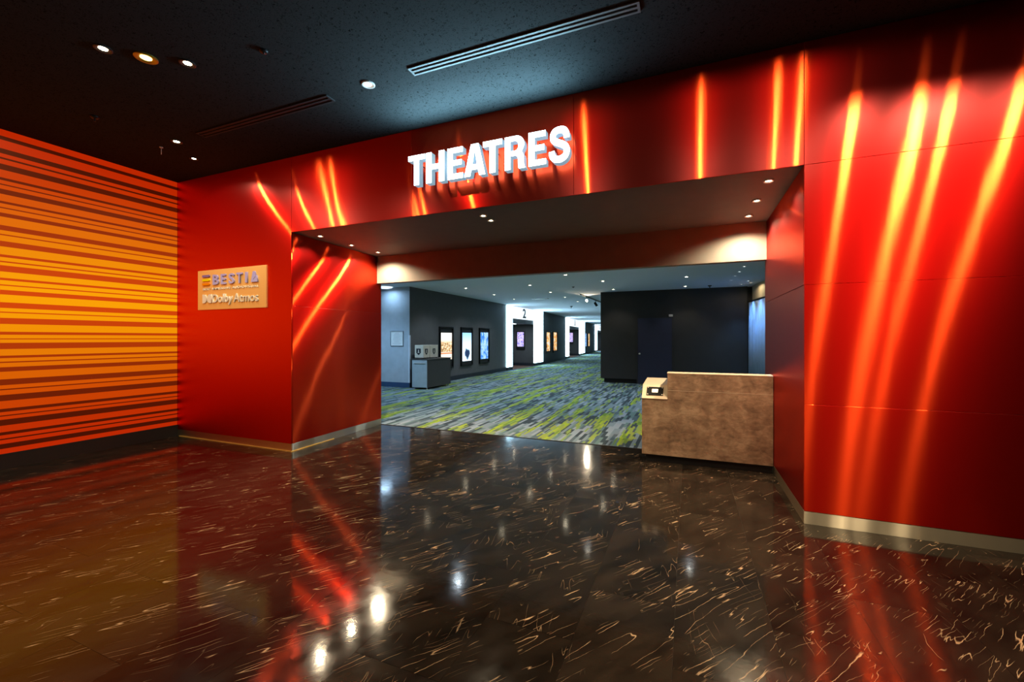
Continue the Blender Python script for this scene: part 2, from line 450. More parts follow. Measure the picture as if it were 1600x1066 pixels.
# ---- soffit of the opening and bulkhead
struct(prism('ceiling_soffit', [(XL + 0.0, YW + PT), (XR, YW + PT), (XR, YB), (XLB + 0.006, YB)], 'z', ZS, ZS + 0.011, MAT['soffit']), 'warm grey soffit over the opening', 'ceiling')
struct(prism('wall_bulkhead', [(XLB + 0.012, YB), (XR - 0.001, YB), (XR - 0.001, YC), (XLB + 0.008, YC)], 'z', ZB, ZS - 0.0005, MAT['bulk']), 'taupe bulkhead hanging across the opening', 'wall')
# ---- brass kick plates
def kick(name, p0, p1, label):
    p0, p1 = Vector((*p0, 0)), Vector((*p1, 0)); d = p1 - p0; L_ = d.length
    bm = bmesh.new(); bm_box(bm, (0, 0, 0), (L_, 0.012, 0.099), 0.001)
    o = finish(name, bm, MAT['brass'], None, p0); o.rotation_euler = (0, 0, math.atan2(d.y, d.x)); return struct(o, label, 'baseboard')
kick('baseboard_pier', (XS + 0.002, YW + 0.002), (XL, YW + 0.002), 'brushed brass kick plate under the red pier')
kick('baseboard_reveal_left', (XL, YW + 0.016), (XLB, YC), 'brushed brass kick plate along the left reveal')
kick('baseboard_right', (XR, YW + 0.002), (XF1, YW + 0.002), 'brushed brass kick plate under the right red wall')
kick('baseboard_reveal_right', (XR, YC), (XR, YW + 0.016), 'brushed metal kick plate along the right reveal')
bm = bmesh.new(); bm_prism(bm, [(XS + 0.05, YW - 0.007), (XL + 0.007, YW - 0.007), (XL - 0.038, YW + 0.75), (XL - 0.045, YW + 0.75), (XL, YW + 0.001), (XS + 0.05, YW + 0.001)], 'z', 0, 0.010)
m_ = plain('polished_brass', (0.9, 0.62, 0.16), 0.3, 0.5)
struct(finish('trim_2', bm, m_), 'thin bright brass strip along the foot of the pier', 'trim')

# ---- striped backlit wall
ys_px = [287.2, 292.3, 296.8, 306.9, 312.7, 317.2, 319.3, 324.9, 331.7, 340.8, 343.9, 348.2, 349.6, 354.2, 360.1, 368.3, 371.1, 375.4, 376.8, 382.0, 386.6, 396.5, 402.4, 406.9,
         408.3, 415.0, 421.4, 430.7, 433.8, 438.3, 439.9, 443.4, 450.7, 458.0, 460.8, 465.8, 467.2, 472.1, 477.5, 486.6, 493.2, 497.6, 498.9, 504.9, 512.0, 521.1, 524.6, 529.0,
         530.1, 534.2, 541.5, 549.2, 552.1, 556.2, 557.7, 562.7, 568.0, 576.9, 583.8, 588.2, 589.6, 595.2, 602.3, 611.4, 615.2, 619.0, 620.3, 624.1, 631.1, 638.7, 642.3, 646.3, 647.9, 652.5, 658.2, 664.1]
zs_st = [at_y(281, y, YW).z for y in ys_px]; zs_st[0] = ZC
Z_ST0 = zs_st[-1]
wl = struct(box('wall_left', (XS - 0.25, YF0, 0.0), (XS - 0.012, YC, ZC), MAT['core']), 'lobby side wall carrying the backlit orange striped print', 'wall')
def lin(c): return tuple(((v + 0.055) / 1.055) ** 2.4 if v > 0.04045 else v / 12.92 for v in c)
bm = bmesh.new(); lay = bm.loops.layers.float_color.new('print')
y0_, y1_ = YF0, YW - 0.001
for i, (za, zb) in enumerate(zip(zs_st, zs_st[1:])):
    zc = (za + zb) / 2; t = 1 - min(1, abs(zc - 1.95) / 1.75); t = t * t * (3 - 2 * t)  # backlight falloff painted into the stripe colours, brightest at mid height
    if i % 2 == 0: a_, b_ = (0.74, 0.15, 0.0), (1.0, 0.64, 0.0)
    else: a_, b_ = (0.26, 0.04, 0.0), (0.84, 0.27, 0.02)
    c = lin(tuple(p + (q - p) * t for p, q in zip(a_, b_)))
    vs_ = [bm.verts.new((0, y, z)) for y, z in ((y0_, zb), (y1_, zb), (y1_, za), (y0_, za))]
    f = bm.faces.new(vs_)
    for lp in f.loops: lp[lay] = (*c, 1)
m = M('backlit_stripes_painted_falloff'); at = m.node('ShaderNodeAttribute', attribute_name='print')
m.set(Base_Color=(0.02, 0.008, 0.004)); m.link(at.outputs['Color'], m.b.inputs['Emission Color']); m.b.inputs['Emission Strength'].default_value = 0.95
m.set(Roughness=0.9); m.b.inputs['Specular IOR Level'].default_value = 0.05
me = bpy.data.meshes.new('striped_print_falloff'); bm.to_mesh(me); bm.free(); me.materials.append(m.m)
o = link('striped_print_falloff', me, wl, Vector((XS, 0, 0)) - wl.location)
struct(box('baseboard_left', (XS - 0.011, YF0, 0.0), (XS + 0.012, YW, Z_ST0), MAT['black']), 'black plinth under the striped wall', 'baseboard')

# ---- lobby walls behind and beside the camera
struct(box('wall_back', (XS, YF0 - 0.1, 0), (XF1, YF0, ZC), plain('dark_lobby_wall', (0.05, 0.045, 0.045), 0.6)), 'dark lobby wall behind the camera', 'wall')

# =================================================================== CORRIDOR SHELL
TH = math.radians(4.5)
class Frame:     # u runs along the wall away from us, v into the wall
    def __init__(s, org, th): s.o, s.th = Vector((org[0], org[1], 0)), th; s.d = Vector((-math.sin(th), math.cos(th), 0)); s.n = Vector((-math.cos(th), -math.sin(th), 0)); s.rz = math.pi / 2 + th
    def u(s, x):  # pixel column -> u
        dx, dy = ray(x); # o + u d = t (dx,dy)
        det = s.d.x * (-dy) + dx * s.d.y
        return ((-s.o.x) * (-dy) + dx * (-s.o.y)) / det
    def z(s, x, y):
        p = s.o + s.d * s.u(x); dep = -SN * p.x + CS * p.y
        return CAM_H + (HORIZON - y) / FPX * dep
    def p(s, u, v=0, z=0): q = s.o + s.d * u + s.n * v; return Vector((q.x, q.y, z))
FA = Frame((XW, 0.0), 0.0)
uA1 = FA.u(847.4)
FB = Frame((XW, uA1), TH)
def wall_piece(name, F, u0, u1, z0, z1, label, mat):
    o = empty(name + '_tmp', F.p(u0), F.rz) if False else None
    bm = bmesh.new(); bm_box(bm, (0, 0, z0), (u1 - u0, 0.2, z1))
    w_ = finish(name, bm, mat, None, F.p(u0)); w_.rotation_euler = (0, 0, F.rz); return struct(w_, label, 'wall')
def base_piece(name, F, u0, u1, label):
    bm = bmesh.new(); bm_box(bm, (0, -0.012, 0.004), (u1 - u0, 0.0, 0.15))
    w_ = finish(name, bm, MAT['base'], None, F.p(u0)); w_.rotation_euler = (0, 0, F.rz); return struct(w_, label, 'baseboard')
uP2a, uP2b = FA.u(791.1), uA1
uP3a, uP3b = FB.u(883.9), FB.u(912.9)
uP4a = FB.u(929.4); uP4b = uP4a + 8.0
wall_piece('wall_corridor_left', FA, YD, uP2a, 0, ZK, 'dark grey corridor wall with three lit posters', MAT['greywall'])
wall_piece('wall_corridor_middle', FB, 0.0, uP3a, 0, ZK, 'dark grey corridor wall between the two lit portals', MAT['greywall'])
wall_piece('wall_corridor_far', FB, uP3b, uP4a, 0, ZK, 'dark grey corridor wall beyond the second lit portal', MAT['greywall'])
wall_piece('wall_corridor_end', FB, uP4b, uP4b + 12, 0, ZK, 'dark end of the corridor wall', MAT['greywall'])
base_piece('baseboard_corridor_left', FA, YD, uP2a, 'navy baseboard under the three lit posters')
base_piece('baseboard_corridor_middle', FB, 0.0, uP3a, 'navy baseboard between the two lit portals')
base_piece('baseboard_corridor_far', FB, uP3b, uP4a, 'navy baseboard beyond the second lit portal')
# pale wall facing us left of the desk
struct(box('wall_corridor_pale', (-13.0, YD, 0), (XW - 0.201, YD + 0.2, ZK), MAT['palewall']), 'pale blue-grey wall face left of the corridor desk', 'wall')
box_ = struct(box('wall_corridor_return', (XW - 0.2, YD - 0.001, 0.0), (XW - 0.001, YD - 0.0, ZK), MAT['palewall']), 'pale edge of the corridor wall at its corner', 'wall')
struct(box('baseboard_corridor_pale', (-13.0, YD - 0.013, 0.004), (XW - 0.002, YD - 0.001, 0.15), plain('blue_baseboard', (0.03, 0.07, 0.16), 0.5)), 'blue baseboard under the pale wall', 'baseboard')
zg = at_y(639, 524, YD).z
struct(box('trim_3', (XW - 0.045, YD - 0.006, 0.15), (XW + 0.006, YD + 0.04, zg), plain('pale_corner_guard', (0.55, 0.62, 0.72), 0.4)), 'pale corner guard on the corridor wall corner', 'trim')
# dark block
XB0 = at_y(938.5, 500, YBLK).x; XB1 = at_y(1168, 500, YBLK).x
bm = bmesh.new(); bm_box(bm, (XB0, YBLK, 0.143), (XB1, YBLK + 6, ZK))
struct(finish('wall_block', bm, [MAT['char']]), 'large charcoal wall block with a recessed foot', 'wall')
struct(box('baseboard_block', (XB0 + 0.1, YBLK + 0.1, 0.004), (XB1, YBLK + 5.9, 0.143), MAT['black']), 'recessed black foot under the charcoal block', 'baseboard')
struct(box('wall_corridor_behind', (XB1, YBLK + 0.2, 0), (6, YBLK + 0.4, ZK), MAT['char']), 'charcoal wall beside the charcoal block', 'wall')
# door in the block
XD0, XD1 = at_y(995, 500, YBLK).x, at_y(1051.5, 500, YBLK).x
dr = empty('door_1', (XD0, YBLK, 0.004)); struct(dr, 'flush navy door in the charcoal block', 'door')
box('door_leaf', (0.03, -0.018, 0.0), (XD1 - XD0 - 0.03, 0.03, 2.09), MAT['navy'], dr, 0.003)
bm = bmesh.new(); W_ = XD1 - XD0
bm.free()
prism('door_frame', [(0, 0), (0.03, 0), (0.03, 2.09), (W_ - 0.03, 2.09), (W_ - 0.03, 0), (W_, 0), (W_, 2.12), (0, 2.12)], 'y', -0.026, 0.0, MAT['char'], dr)
bm = bmesh.new(); bm_lathe(bm, [(0, 0.062), (0.024, 0.058), (0.03, 0.045), (0.024, 0.03), (0.011, 0.026), (0.011, 0.006), (0.03, 0.004), (0.03, 0)], 16)
k = finish('door_knob', bm, MAT['steel'], dr, (0.09, -0.018, 0.96), True); k.rotation_euler = (math.pi / 2, 0, 0); k['label'] = 'round pale steel knob'
box('door_sensor', (W_ - 0.12, -0.06, 2.12), (W_ - 0.0, -0.001, 2.19), MAT['trim'], dr, 0.006)['label'] = 'small white sensor box above the door'

# blue curtain and cream wall beside the block
cu = empty('curtain', (XB1 + 0.02, YBLK - 0.02, 0.004)); tag(cu, 'blue-lit pleated curtain hanging beside the charcoal block', 'curtain')
pa = Vector((XB1 + 0.02, YBLK - 0.02, 0)); pb = Vector((at_y(1206, 500, 11.9).x, 11.9, 0)); dv = pb - pa; nv = Vector((-dv.y, dv.x, 0)).normalized()
bm = bmesh.new(); prev = None; NS = 120
for i in range(NS + 1):
    t = i / NS; q = dv * t + nv * (0.03 * math.sin(t * 2 * math.pi * 13) + 0.012 * math.sin(t * 37))
    a = bm.verts.new((q.x, q.y, 0.02)); b = bm.verts.new((q.x, q.y, 2.47))
    if prev: bm.faces.new((prev[0], a, b, prev[1]))
    prev = (a, b)
c_ = finish('curtain_cloth', bm, MAT['curtain'], cu, None, True)
sm = c_.modifiers.new('thick', 'SOLIDIFY'); sm.thickness = 0.004
bm = bmesh.new(); bm_tube(bm, (0, 0, 2.5), (dv.x, dv.y, 2.5), 0.028, 12); finish('curtain_rail', bm, MAT['blackmet'], cu)
pc = pa + nv * (-0.12 if nv.x < 0 else 0.12)
sd = 1 if nv.x > 0 else -1
q0 = pa + nv * sd * 0.10; q1 = pb + nv * sd * 0.10; q2 = pb + nv * sd * 0.3; q3 = pa + nv * sd * 0.3
struct(prism('wall_corridor_right', [(q0.x, q0.y), (q1.x, q1.y), (q2.x, q2.y), (q3.x, q3.y)], 'z', 0, ZK, MAT['creamwall']), 'cream wall above and behind the blue curtain', 'wall')

# ---- lit portals 2, 3, 4
def glyph_digit(txt):
    return text_mesh(txt, 0.012, 0.025)
def portal(F, u0, u1, o0, o1, zt, digit, label, rec_floor=True, side_poster=None):
    zh = zt                       # top of opening
    p = empty('lit_portal', F.p(u0, 0, 0.004), F.rz); tag(p, label, 'portal', 'white lit portals along the corridor')
    W_, a, b = u1 - u0, o0 - u0, o1 - u0
    fb = 0.15
    box('side_panel', (0, -0.05, fb), (a, 0.0, ZK - 0.03), MAT['portal'], p, 0.004)
    box('side_panel', (b, -0.05, fb), (W_, 0.0, ZK - 0.03), MAT['portal'], p, 0.004)
    box('header_panel', (a + 0.002, -0.05, zh), (b - 0.002, 0.0, ZK - 0.03), MAT['portal_head'], p, 0.004)
    box('plinth', (0, -0.06, 0), (a, 0.0, fb), MAT['base'], p); box('plinth', (b, -0.06, 0), (W_, 0.0, fb), MAT['base'], p)
    box('fascia', (a, 0.0, zh - 0.2), (b, 0.08, zh), MAT['greywall'], p)
    if digit:
        me = glyph_digit(digit); hgt = 0.46; cx = (a + b) / 2
        xs = [v.co.x for v in me.vertices]; ys = [v.co.y for v in me.vertices]; s = hgt / (max(ys) - min(ys)); mx_ = (max(xs) + min(xs)) / 2; my = min(ys)
        for v in me.vertices: v.co = (cx + (v.co.x - mx_) * s * 1.5, -0.05 - v.co.z * 1.0, (zh + ZK) / 2 - hgt / 2 + (v.co.y - my) * s)
        me.materials.clear(); me.materials.append(MAT['blackmet'])
        link('number', me, p)['label'] = 'black numeral on the lit header'
    # recess behind the opening
    bm = bmesh.new(); D = 3.2
    bm.free()
    r = box('recess_wall', (b, 0.0, 0), (b + 0.1, D, zh), MAT['greywall'], p); box('recess_wall', (a - 0.1, 0.0, 0), (a, D, zh), MAT['greywall'], p)
    box('recess_back', (a, D, 0), (b, D + 0.1, zh), MAT['greywall'], p); box('recess_ceiling', (a, 0.08, zh - 0.2), (b, D, zh - 0.1), MAT['greywall'], p)
    box('recess_baseboard', (b - 0.012, 0.02, 0.0), (b, D, 0.15), MAT['base'], p)
    box('recess_floor', (a, -0.05, 0.0), (b, D, 0.004), MAT['wood'], p)
    box('recess_lamp_lens', ((a + b) / 2 - 0.3, 0.5, zh - 0.212), ((a + b) / 2 + 0.3, 0.62, zh - 0.2), MAT['lens_b'], p)
    ld = bpy.data.lights.new('lamp', 'AREA'); ld.shape = 'RECTANGLE'; ld.size = 0.6; ld.size_y = 0.12; ld.energy = 22; ld.color = (0.7, 0.87, 1.0); link('lamp', ld, p, ((a + b) / 2, 0.56, zh - 0.225))
    return p, a, b
def opening(F, x0, x1, xo0, xo1): return F.u(x0), F.u(x1), F.u(xo0), F.u(xo1)
P2 = portal(FA, uP2a, uP2b, FA.u(799.3), FA.u(833.9), 2.38, '2', 'nearest white lit portal, marked 2, its recess holding a lit poster')
P3 = portal(FB, uP3a, uP3b, FB.u(888.4), FB.u(904.9), 2.38, '3', 'second white lit portal, marked 3, farther down the corridor')
P4 = portal(FB, uP4a, uP4b, FB.u(932.3), uP4b - 1.2, 2.38, '4', 'farthest white lit portal, half hidden by the charcoal block')

# =================================================================== THINGS
# ---- THEATRES sign
def arc(cx, cy, rx, ry, a0, a1, n=10):
    return [(cx + rx * math.cos(math.radians(a0 + (a1 - a0) * i / n)), cy + ry * math.sin(math.radians(a0 + (a1 - a0) * i / n))) for i in range(n + 1)]
def letter_shapes(ch):
    t = 0.165
    if ch == 'T': return [[(0, 1), (0.62, 1), (0.62, 0.83), (0.31 + t / 2 + 0.01, 0.83), (0.31 + t / 2 + 0.01, 0), (0.31 - t / 2 - 0.01, 0), (0.31 - t / 2 - 0.01, 0.83), (0, 0.83)]]
    if ch == 'H': return [[(0, 0), (0, 1), (0.19, 1), (0.19, 0.6), (0.45, 0.6), (0.45, 1), (0.64, 1), (0.64, 0), (0.45, 0), (0.45, 0.43), (0.19, 0.43), (0.19, 0)]]
    if ch == 'E': return [[(0, 0), (0, 1), (0.54, 1), (0.54, 0.83), (0.19, 0.83), (0.19, 0.6), (0.5, 0.6), (0.5, 0.43), (0.19, 0.43), (0.19, 0.17), (0.55, 0.17), (0.55, 0)]]
    if ch == 'A': return [[(0, 0), (0.225, 1), (0.475, 1), (0.70, 0), (0.50, 0), (0.462, 0.19), (0.238, 0.19), (0.20, 0)], [(0.35, 0.80), (0.272, 0.36), (0.428, 0.36)]]
    if ch == 'R':
        out = [(0, 0), (0, 1), (0.36, 1)] + arc(0.36, 0.725, 0.27, 0.275, 88, -40, 14) + [(0.555, 0.49), (0.60, 0.42), (0.615, 0.34), (0.62, 0.14), (0.635, 0.05), (0.665, 0.02), (0.665, 0), (0.46, 0), (0.435, 0.06), (0.43, 0.30), (0.405, 0.375), (0.34, 0.40), (0.19, 0.40), (0.19, 0)]
        hole = [(0.19, 0.845), (0.33, 0.845)] + arc(0.335, 0.70, 0.11, 0.145, 85, -85, 10) + [(0.33, 0.555), (0.19, 0.555)]
        return [out, hole]
    if ch == 'S':
        P = [(0.555, 0.665), (0.545, 0.78), (0.47, 0.895), (0.33, 0.925), (0.19, 0.885), (0.125, 0.775), (0.15, 0.65), (0.26, 0.57), (0.40, 0.505), (0.52, 0.42), (0.56, 0.29), (0.51, 0.155), (0.40, 0.085), (0.31, 0.075), (0.20, 0.095), (0.11, 0.19), (0.085, 0.33)]
        pts = []
        for i in range(len(P) - 1):
            p0, p1, p2, p3 = [Vector(P[max(0, min(len(P) - 1, i + k))]) for k in (-1, 0, 1, 2)]
            for s in range(5):
                u = s / 5
                pts.append(0.5 * ((2 * p1) + (p2 - p0) * u + (2 * p0 - 5 * p1 + 4 * p2 - p3) * u * u + (3 * p1 - p0 - 3 * p2 + p3) * u ** 3))
        pts.append(Vector(P[-1])); Lf, Rt = [], []
        for i, p in enumerate(pts):
            d = (pts[min(i + 1, len(pts) - 1)] - pts[max(i - 1, 0)]).normalized(); n = Vector((-d.y, d.x))
            hw = 0.088 + 0.012 * abs(d.x)
            Lf.append(tuple(p + n * hw)); Rt.append(tuple(p - n * hw))
        return [Lf + Rt[::-1]]
YL = YW - 0.145
SX = [100, 242, 252, 408, 437, 570, 582, 762, 742, 908, 930, 1108, 1135, 1285, 1310, 1490]
SX = [at_y(620 + s / 5.517, 250, YL).x for s in SX]
ZL0, ZL1 = 3.085, 3.405
sg = empty('illuminated_sign', (-1.9, YW, ZL0)); tag(sg, 'white lit channel-letter sign reading THEATRES above the opening', 'sign')
dep = 0.075
for i, ch_ in enumerate('THEATRES'):
    me = curve_mesh(letter_shapes(ch_), dep)
    ov = 0.008 if ch_ == 'S' else 0
    fit_front(me, SX[2 * i], SX[2 * i + 1], ZL0 - ov, ZL1 + ov, YL + dep)
    for v in me.vertices: v.co -= sg.location
    two_tone(me, MAT['letter'], MAT['letter_side'], Vector((0, -1, 0))); me.materials.append(MAT['letter_back'])
    for p_ in me.polygons:
        if p_.normal.y > 0.7: p_.material_index = 2
    o = link('letter', me, sg)
    cx = (SX[2 * i] + SX[2 * i + 1]) / 2 - sg.location.x
    for zz in (0.08, 0.24):
        bm = bmesh.new(); bm_tube(bm, (cx, YL + dep - YW, zz), (cx, 0, zz), 0.006, 8); finish('standoff', bm, MAT['blackmet'], o)

ld = bpy.data.lights.new('lamp', 'AREA'); ld.shape = 'RECTANGLE'; ld.size = 1.75; ld.size_y = 0.05; ld.energy = 60; ld.color = (0.36, 0.78, 1.0)
lo_ = link('lamp', ld, sg, ((SX[0] + SX[-1]) / 2 - sg.location.x, YL - 0.03 - YW, ZL1 + 0.03 - ZL0)); lo_.rotation_euler = (math.radians(242), 0, 0)   # added unseen strip lamp: lights the ceiling in place of the letter faces
# ---- gold sign plate
YP = YW - 0.022
def sp(cx, cy): return at_y(300 + cx / 10.66, 400 + cy / 10.66, YP)
pl0, pl1 = sp(97, 905), sp(1237, 857)
zt_ = sp(97, 255).z
pz = (pl0.z + pl1.z) / 2
pn = empty('sign_plate', (pl0.x, YW, pz)); tag(pn, 'gold wall plate with raised cinema logos on the red pier', 'sign')
lp_ = pn.location
box('plate', (0, -0.022, 0), (pl1.x - pl0.x, -0.0005, zt_ - pz), MAT['gold'], pn, 0.002)
def grad(name, top, bot):
    m = M(name); s = m.node('ShaderNodeSeparateXYZ'); m.link(m.tc('Generated'), s.inputs[0])
    m.link(m.ramp(s.outputs[2], [(0.1, bot), (0.85, top)]), m.b.inputs['Base Color']); m.set(Roughness=0.4); return m.m
G = grad('purple_to_white_print', (0.30, 0.26, 0.80), (0.90, 1.0, 1.0)); WH = plain('white_raised_lettering', (0.85, 0.82, 0.76), 0.4)
def put(me, c, mat, name, d=0.018):
    """c = (x0,x1, y_top, y_bottom) in plate-crop pixels, y taken at the middle"""
    xm = (c[0] + c[1]) / 2
    fit_front(me, sp(c[0], 0).x - lp_.x, sp(c[1], 0).x - lp_.x, sp(xm, c[3]).z - lp_.z, sp(xm, c[2]).z - lp_.z, -0.022)
    me.materials.clear(); me.materials.append(mat); return link(name, me, pn)
def base_line(x): return 485 - (x - 360) * (485 - 432) / (1110 - 360)
def top_line(x): return 318 - (x - 360) * (318 - 252) / (1110 - 360)
for ch_, x0, x1 in (('B', 362, 460), ('E', 497, 578), ('S', 627, 718), ('T', 757, 852), ('I', 903, 935)):
    xm = (x0 + x1) / 2; put(text_mesh(ch_, 0.018, 0.02), (x0, x1, top_line(xm), base_line(xm)), G, 'logo_letter')
put(curve_mesh([[(0.28, 1), (0.56, 1), (0.74, 0.5), (0.36, 0.2), (0.34, 0.24), (0.84, 0.62), (1.0, 0.0), (0, 0)]], 0.018), (1000, 1110, 255, 434), G, 'logo_letter')
for (ya, yb, col, nm) in ((322, 358, (0.22, 0.14, 0.42), 'purple'), (388, 424, (0.80, 0.70, 0.0), 'yellow'), (456, 494, (0.85, 0.25, 0.0), 'orange')):
    put(curve_mesh([[(0, 0), (1, 0), (1, 1), (0, 1)]], 0.018), (190, 303, ya, yb), plain(nm + '_bar', col, 0.4), 'logo_bar')
put(text_mesh('BEST IMMERSIVE AUDIOVISUAL', 0.008, 0.006, 1.15), (190, 1112, 510, 548), WH, 'small_lettering')['kind'] = 'stuff'
for (x0, x1, txt) in ((352, 682, 'Dolby'), (705, 1112, 'Atmos')):
    xm = (x0 + x1) / 2
    yt, yb = (633, 818) if txt == 'Dolby' else (615, 762)
    put(text_mesh(txt, 0.014, 0.010 if txt == 'Dolby' else -0.004), (x0, x1, yt, yb), WH, 'lettering')
def dd(flip):
    pts = [(0, 0), (0.35, 0)] + arc(0.35, 0.5, 0.65, 0.5, -90, 90, 12) + [(0, 1)]
    return [(1 - x, y) if flip else (x, y) for x, y in pts]
put(curve_mesh([dd(False)], 0.014), (190, 258, 645, 790), WH, 'logo_half_round'); put(curve_mesh([dd(True)], 0.014), (266, 335, 642, 786), WH, 'logo_half_round')

# ---- reception counter
YCT = 5.25
XC0, XC1, XCR = at_y(1003, 600, YCT).x, at_y(1043, 600, YCT).x, XR - 0.004
ct = empty('reception_counter', (XC0, YCT, 0)); tag(ct, 'brown stone-look reception counter with a lower scanner end, against the red reveal', 'counter')
def C(x): return x - XC0
zcut, zc, HC = 0.735, 0.850, 1.043
FBK = 0.05   # thickness of front panels
# front panels: low full-length one, upper one with its small step
prism('front_panel', [(0, 0.09), (C(XCR), 0.09), (C(XCR), zc - 0.003), (C(XC1), zc - 0.003), (C(XC1), zcut), (0, zcut)], 'y', 0.0, FBK, MAT['counter'], ct)
prism('upper_panel', [(C(XC1), zc), (C(XCR), zc), (C(XCR), HC), (C(XC1), HC)], 'y', 0.0, FBK, MAT['counter'], ct)
box('joint_strip', (C(XC1) + 0.001, -0.0012, zc - 0.003), (C(XCR), FBK, zc), MAT['cream'], ct)
box('top_cap', (C(XC1) - 0.004, -0.003, HC), (C(XCR) - 0.05, FBK + 0.15, HC + 0.008), MAT['cream'], ct)
box('end_bracket', (C(XCR) - 0.05, -0.003, HC), (C(XCR), FBK + 0.1, HC + 0.012), MAT['trim'], ct)
box('toe_kick', (0.04, 0.05, 0.0), (C(XCR), 0.09, 0.09), MAT['black'], ct)
prism('side_panel', [(FBK, 0.09), (0.75, 0.09), (0.75, 0.90), (0.17, 0.868), (FBK, 0.762)], 'x', 0.0, 0.03, MAT['counter'], ct)
prism('partition', [(FBK, 0.09), (0.75, 0.09), (0.75, 1.0), (FBK + 0.15, HC - 0.002), (FBK, HC - 0.002)], 'x', C(XC1), C(XC1) + 0.03, MAT['cream'], ct)
box('worktop', (C(XC1) + 0.031, FBK + 0.001, 0.72), (C(XCR), 0.75, 0.75), MAT['cream'], ct)
# sloped cream scanner shelf
prism('scanner_shelf', [(-0.002, zcut + 0.001), (0.17, 0.873), (0.75, 0.905), (0.75, 0.925), (0.165, 0.893), (-0.012, zcut + 0.012)], 'x', -0.002, C(XC1) - 0.001, MAT['cream'], ct)
sl = math.atan2(0.893 - (zcut + 0.012), 0.177)
rd = empty('ticket_scanner', (XC0 + 0.142, YCT + 0.0765, 0.82)); rd.rotation_euler = (sl, 0, 0)
tag(rd, 'small black ticket scanner plate with a pale window on the counter end', 'scanner')
o = box('scanner_plate', (-0.092, -0.068, 0.001), (0.092, 0.068, 0.009), MAT['blackmet'], rd, 0.002)
box('scan_window', (-0.034, -0.024, 0.009), (0.034, 0.03, 0.011), glow('scanner_window', (0.95, 0.85, 0.68), 0.7), rd)
bm = bmesh.new(); bm_lathe(bm, [(0.0, 0.012), (0.006, 0.0115), (0.007, 0.009)], 10); s0 = finish('screw', bm, MAT['steel'], rd, (-0.08, -0.055, 0))
for dx, dy in ((0.08, -0.055), (-0.08, 0.055), (0.08, 0.055)): link('screw', s0.data, rd, (dx, dy, 0))

# ---- corridor desk
dk = empty('corridor_desk', (-7.31, 10.17 - 0.0, 0.004)); tag(dk, 'dark low desk with a pale blue cabinet door, against the corridor wall', 'desk')
XK0, XK1 = at_y(643.5, 600, 10.17).x, at_y(667.5, 600, 10.17).x; YK1 = 11.45; HK = 0.862
dk.location.x = XK0; WK = XK1 - XK0; DK = YK1 - 10.17
box('body', (0.0, 0.02, 0.05), (WK, DK, HK - 0.03), MAT['dark'], dk, 0.003)
box('desk_top', (-0.012, -0.005, HK - 0.03), (WK + 0.012, DK + 0.012, HK), MAT['dark'], dk, 0.003)
d_ = box('door', (0.006, 0.0, 0.055), (WK - 0.012, 0.0195, HK - 0.036), MAT['cabinet'], dk, 0.003); d_['label'] = 'pale blue cabinet door'
bm = bmesh.new(); bm_box(bm, (-0.19, -0.035, 0.68), (0.19, -0.023, 0.70), 0.003); bm_box(bm, (-0.17, -0.024, 0.685), (-0.155, -0.009, 0.697)); bm_box(bm, (0.155, -0.024, 0.685), (0.17, -0.009, 0.697))
finish('handle', bm, MAT['trim'], d_)
for fx in (0.05, WK - 0.05):
    for fy in (0.06, DK - 0.06):
        bm = bmesh.new(); bm_lathe(bm, [(0, 0.05), (0.018, 0.05), (0.018, 0.01), (0.024, 0.0), (0, 0)], 12); finish('foot', bm, MAT['trim'], dk, (fx, fy, 0))
def shield(name, parent, cx, cy, axis, s=0.075):
    pts = [(-s, 1.15 * s), (s, 1.15 * s), (s, -0.45 * s), (0, -1.4 * s), (-s, -0.45 * s)]
    b = 0.004
    if axis == 'y': pr = prism(name, [(cx + x, cy + z) for x, z in pts], 'y', -b, 0.0, MAT['shield'], parent)
    else: pr = prism(name, [(cx + x, cy + z) for x, z in pts], 'x', 0.0, b, MAT['shield'], parent)
    return pr
def crest_box(x0, x1, y0, y1, label, both):
    o = empty('crest_box', (x0, y0, HK + 0.0105)); tag(o, label, 'box', 'steel boxes on the corridor desk')
    bw, bd, bh = x1 - x0, y1 - y0, 0.385
    box('body', (0, 0, 0.02), (bw, bd, bh), MAT['steel'], o, 0.004)
    for fx in (0.02, bw - 0.05):
        for fy in (0.02, bd - 0.05): box('foot', (fx, fy, -0.006), (fx + 0.03, fy + 0.03, 0.02), MAT['blackmet'], o)
    if both: shield('shield', o, bw * 0.45, 0.20, 'y')
    sh = shield('shield', o, bd * 0.48, 0.20, 'x', 0.07); sh.location.x = bw
    ems = []
    for k, par in enumerate([c for c in o.children if c.name.startswith('shield')]):
        bm = bmesh.new()
        if par is sh: bm_prism(bm, [(bd * 0.48 + a, b) for a, b in ((-0.03, 0.165), (0.03, 0.165), (0.03, 0.18), (0.012, 0.19), (0.018, 0.25), (-0.018, 0.25), (-0.012, 0.19), (-0.03, 0.18))], 'x', 0.004, 0.0055)
        else: bm_prism(bm, [(bw * 0.45 + a, b) for a, b in ((-0.03, 0.165), (0.03, 0.165), (0.03, 0.18), (0.012, 0.19), (0.018, 0.25), (-0.018, 0.25), (-0.012, 0.19), (-0.03, 0.18))], 'y', -0.0055, -0.004)
        finish('emblem', bm, MAT['steel'], par)
    return o
crest_box(XK0 + 0.0 + 0.02, -7.0, 10.28, 10.60, 'nearer pale steel box with two black shields on the corridor desk', True)
crest_box(-7.36, -7.0, 10.63, 11.05, 'farther pale steel box with one black shield showing on the corridor desk', False)

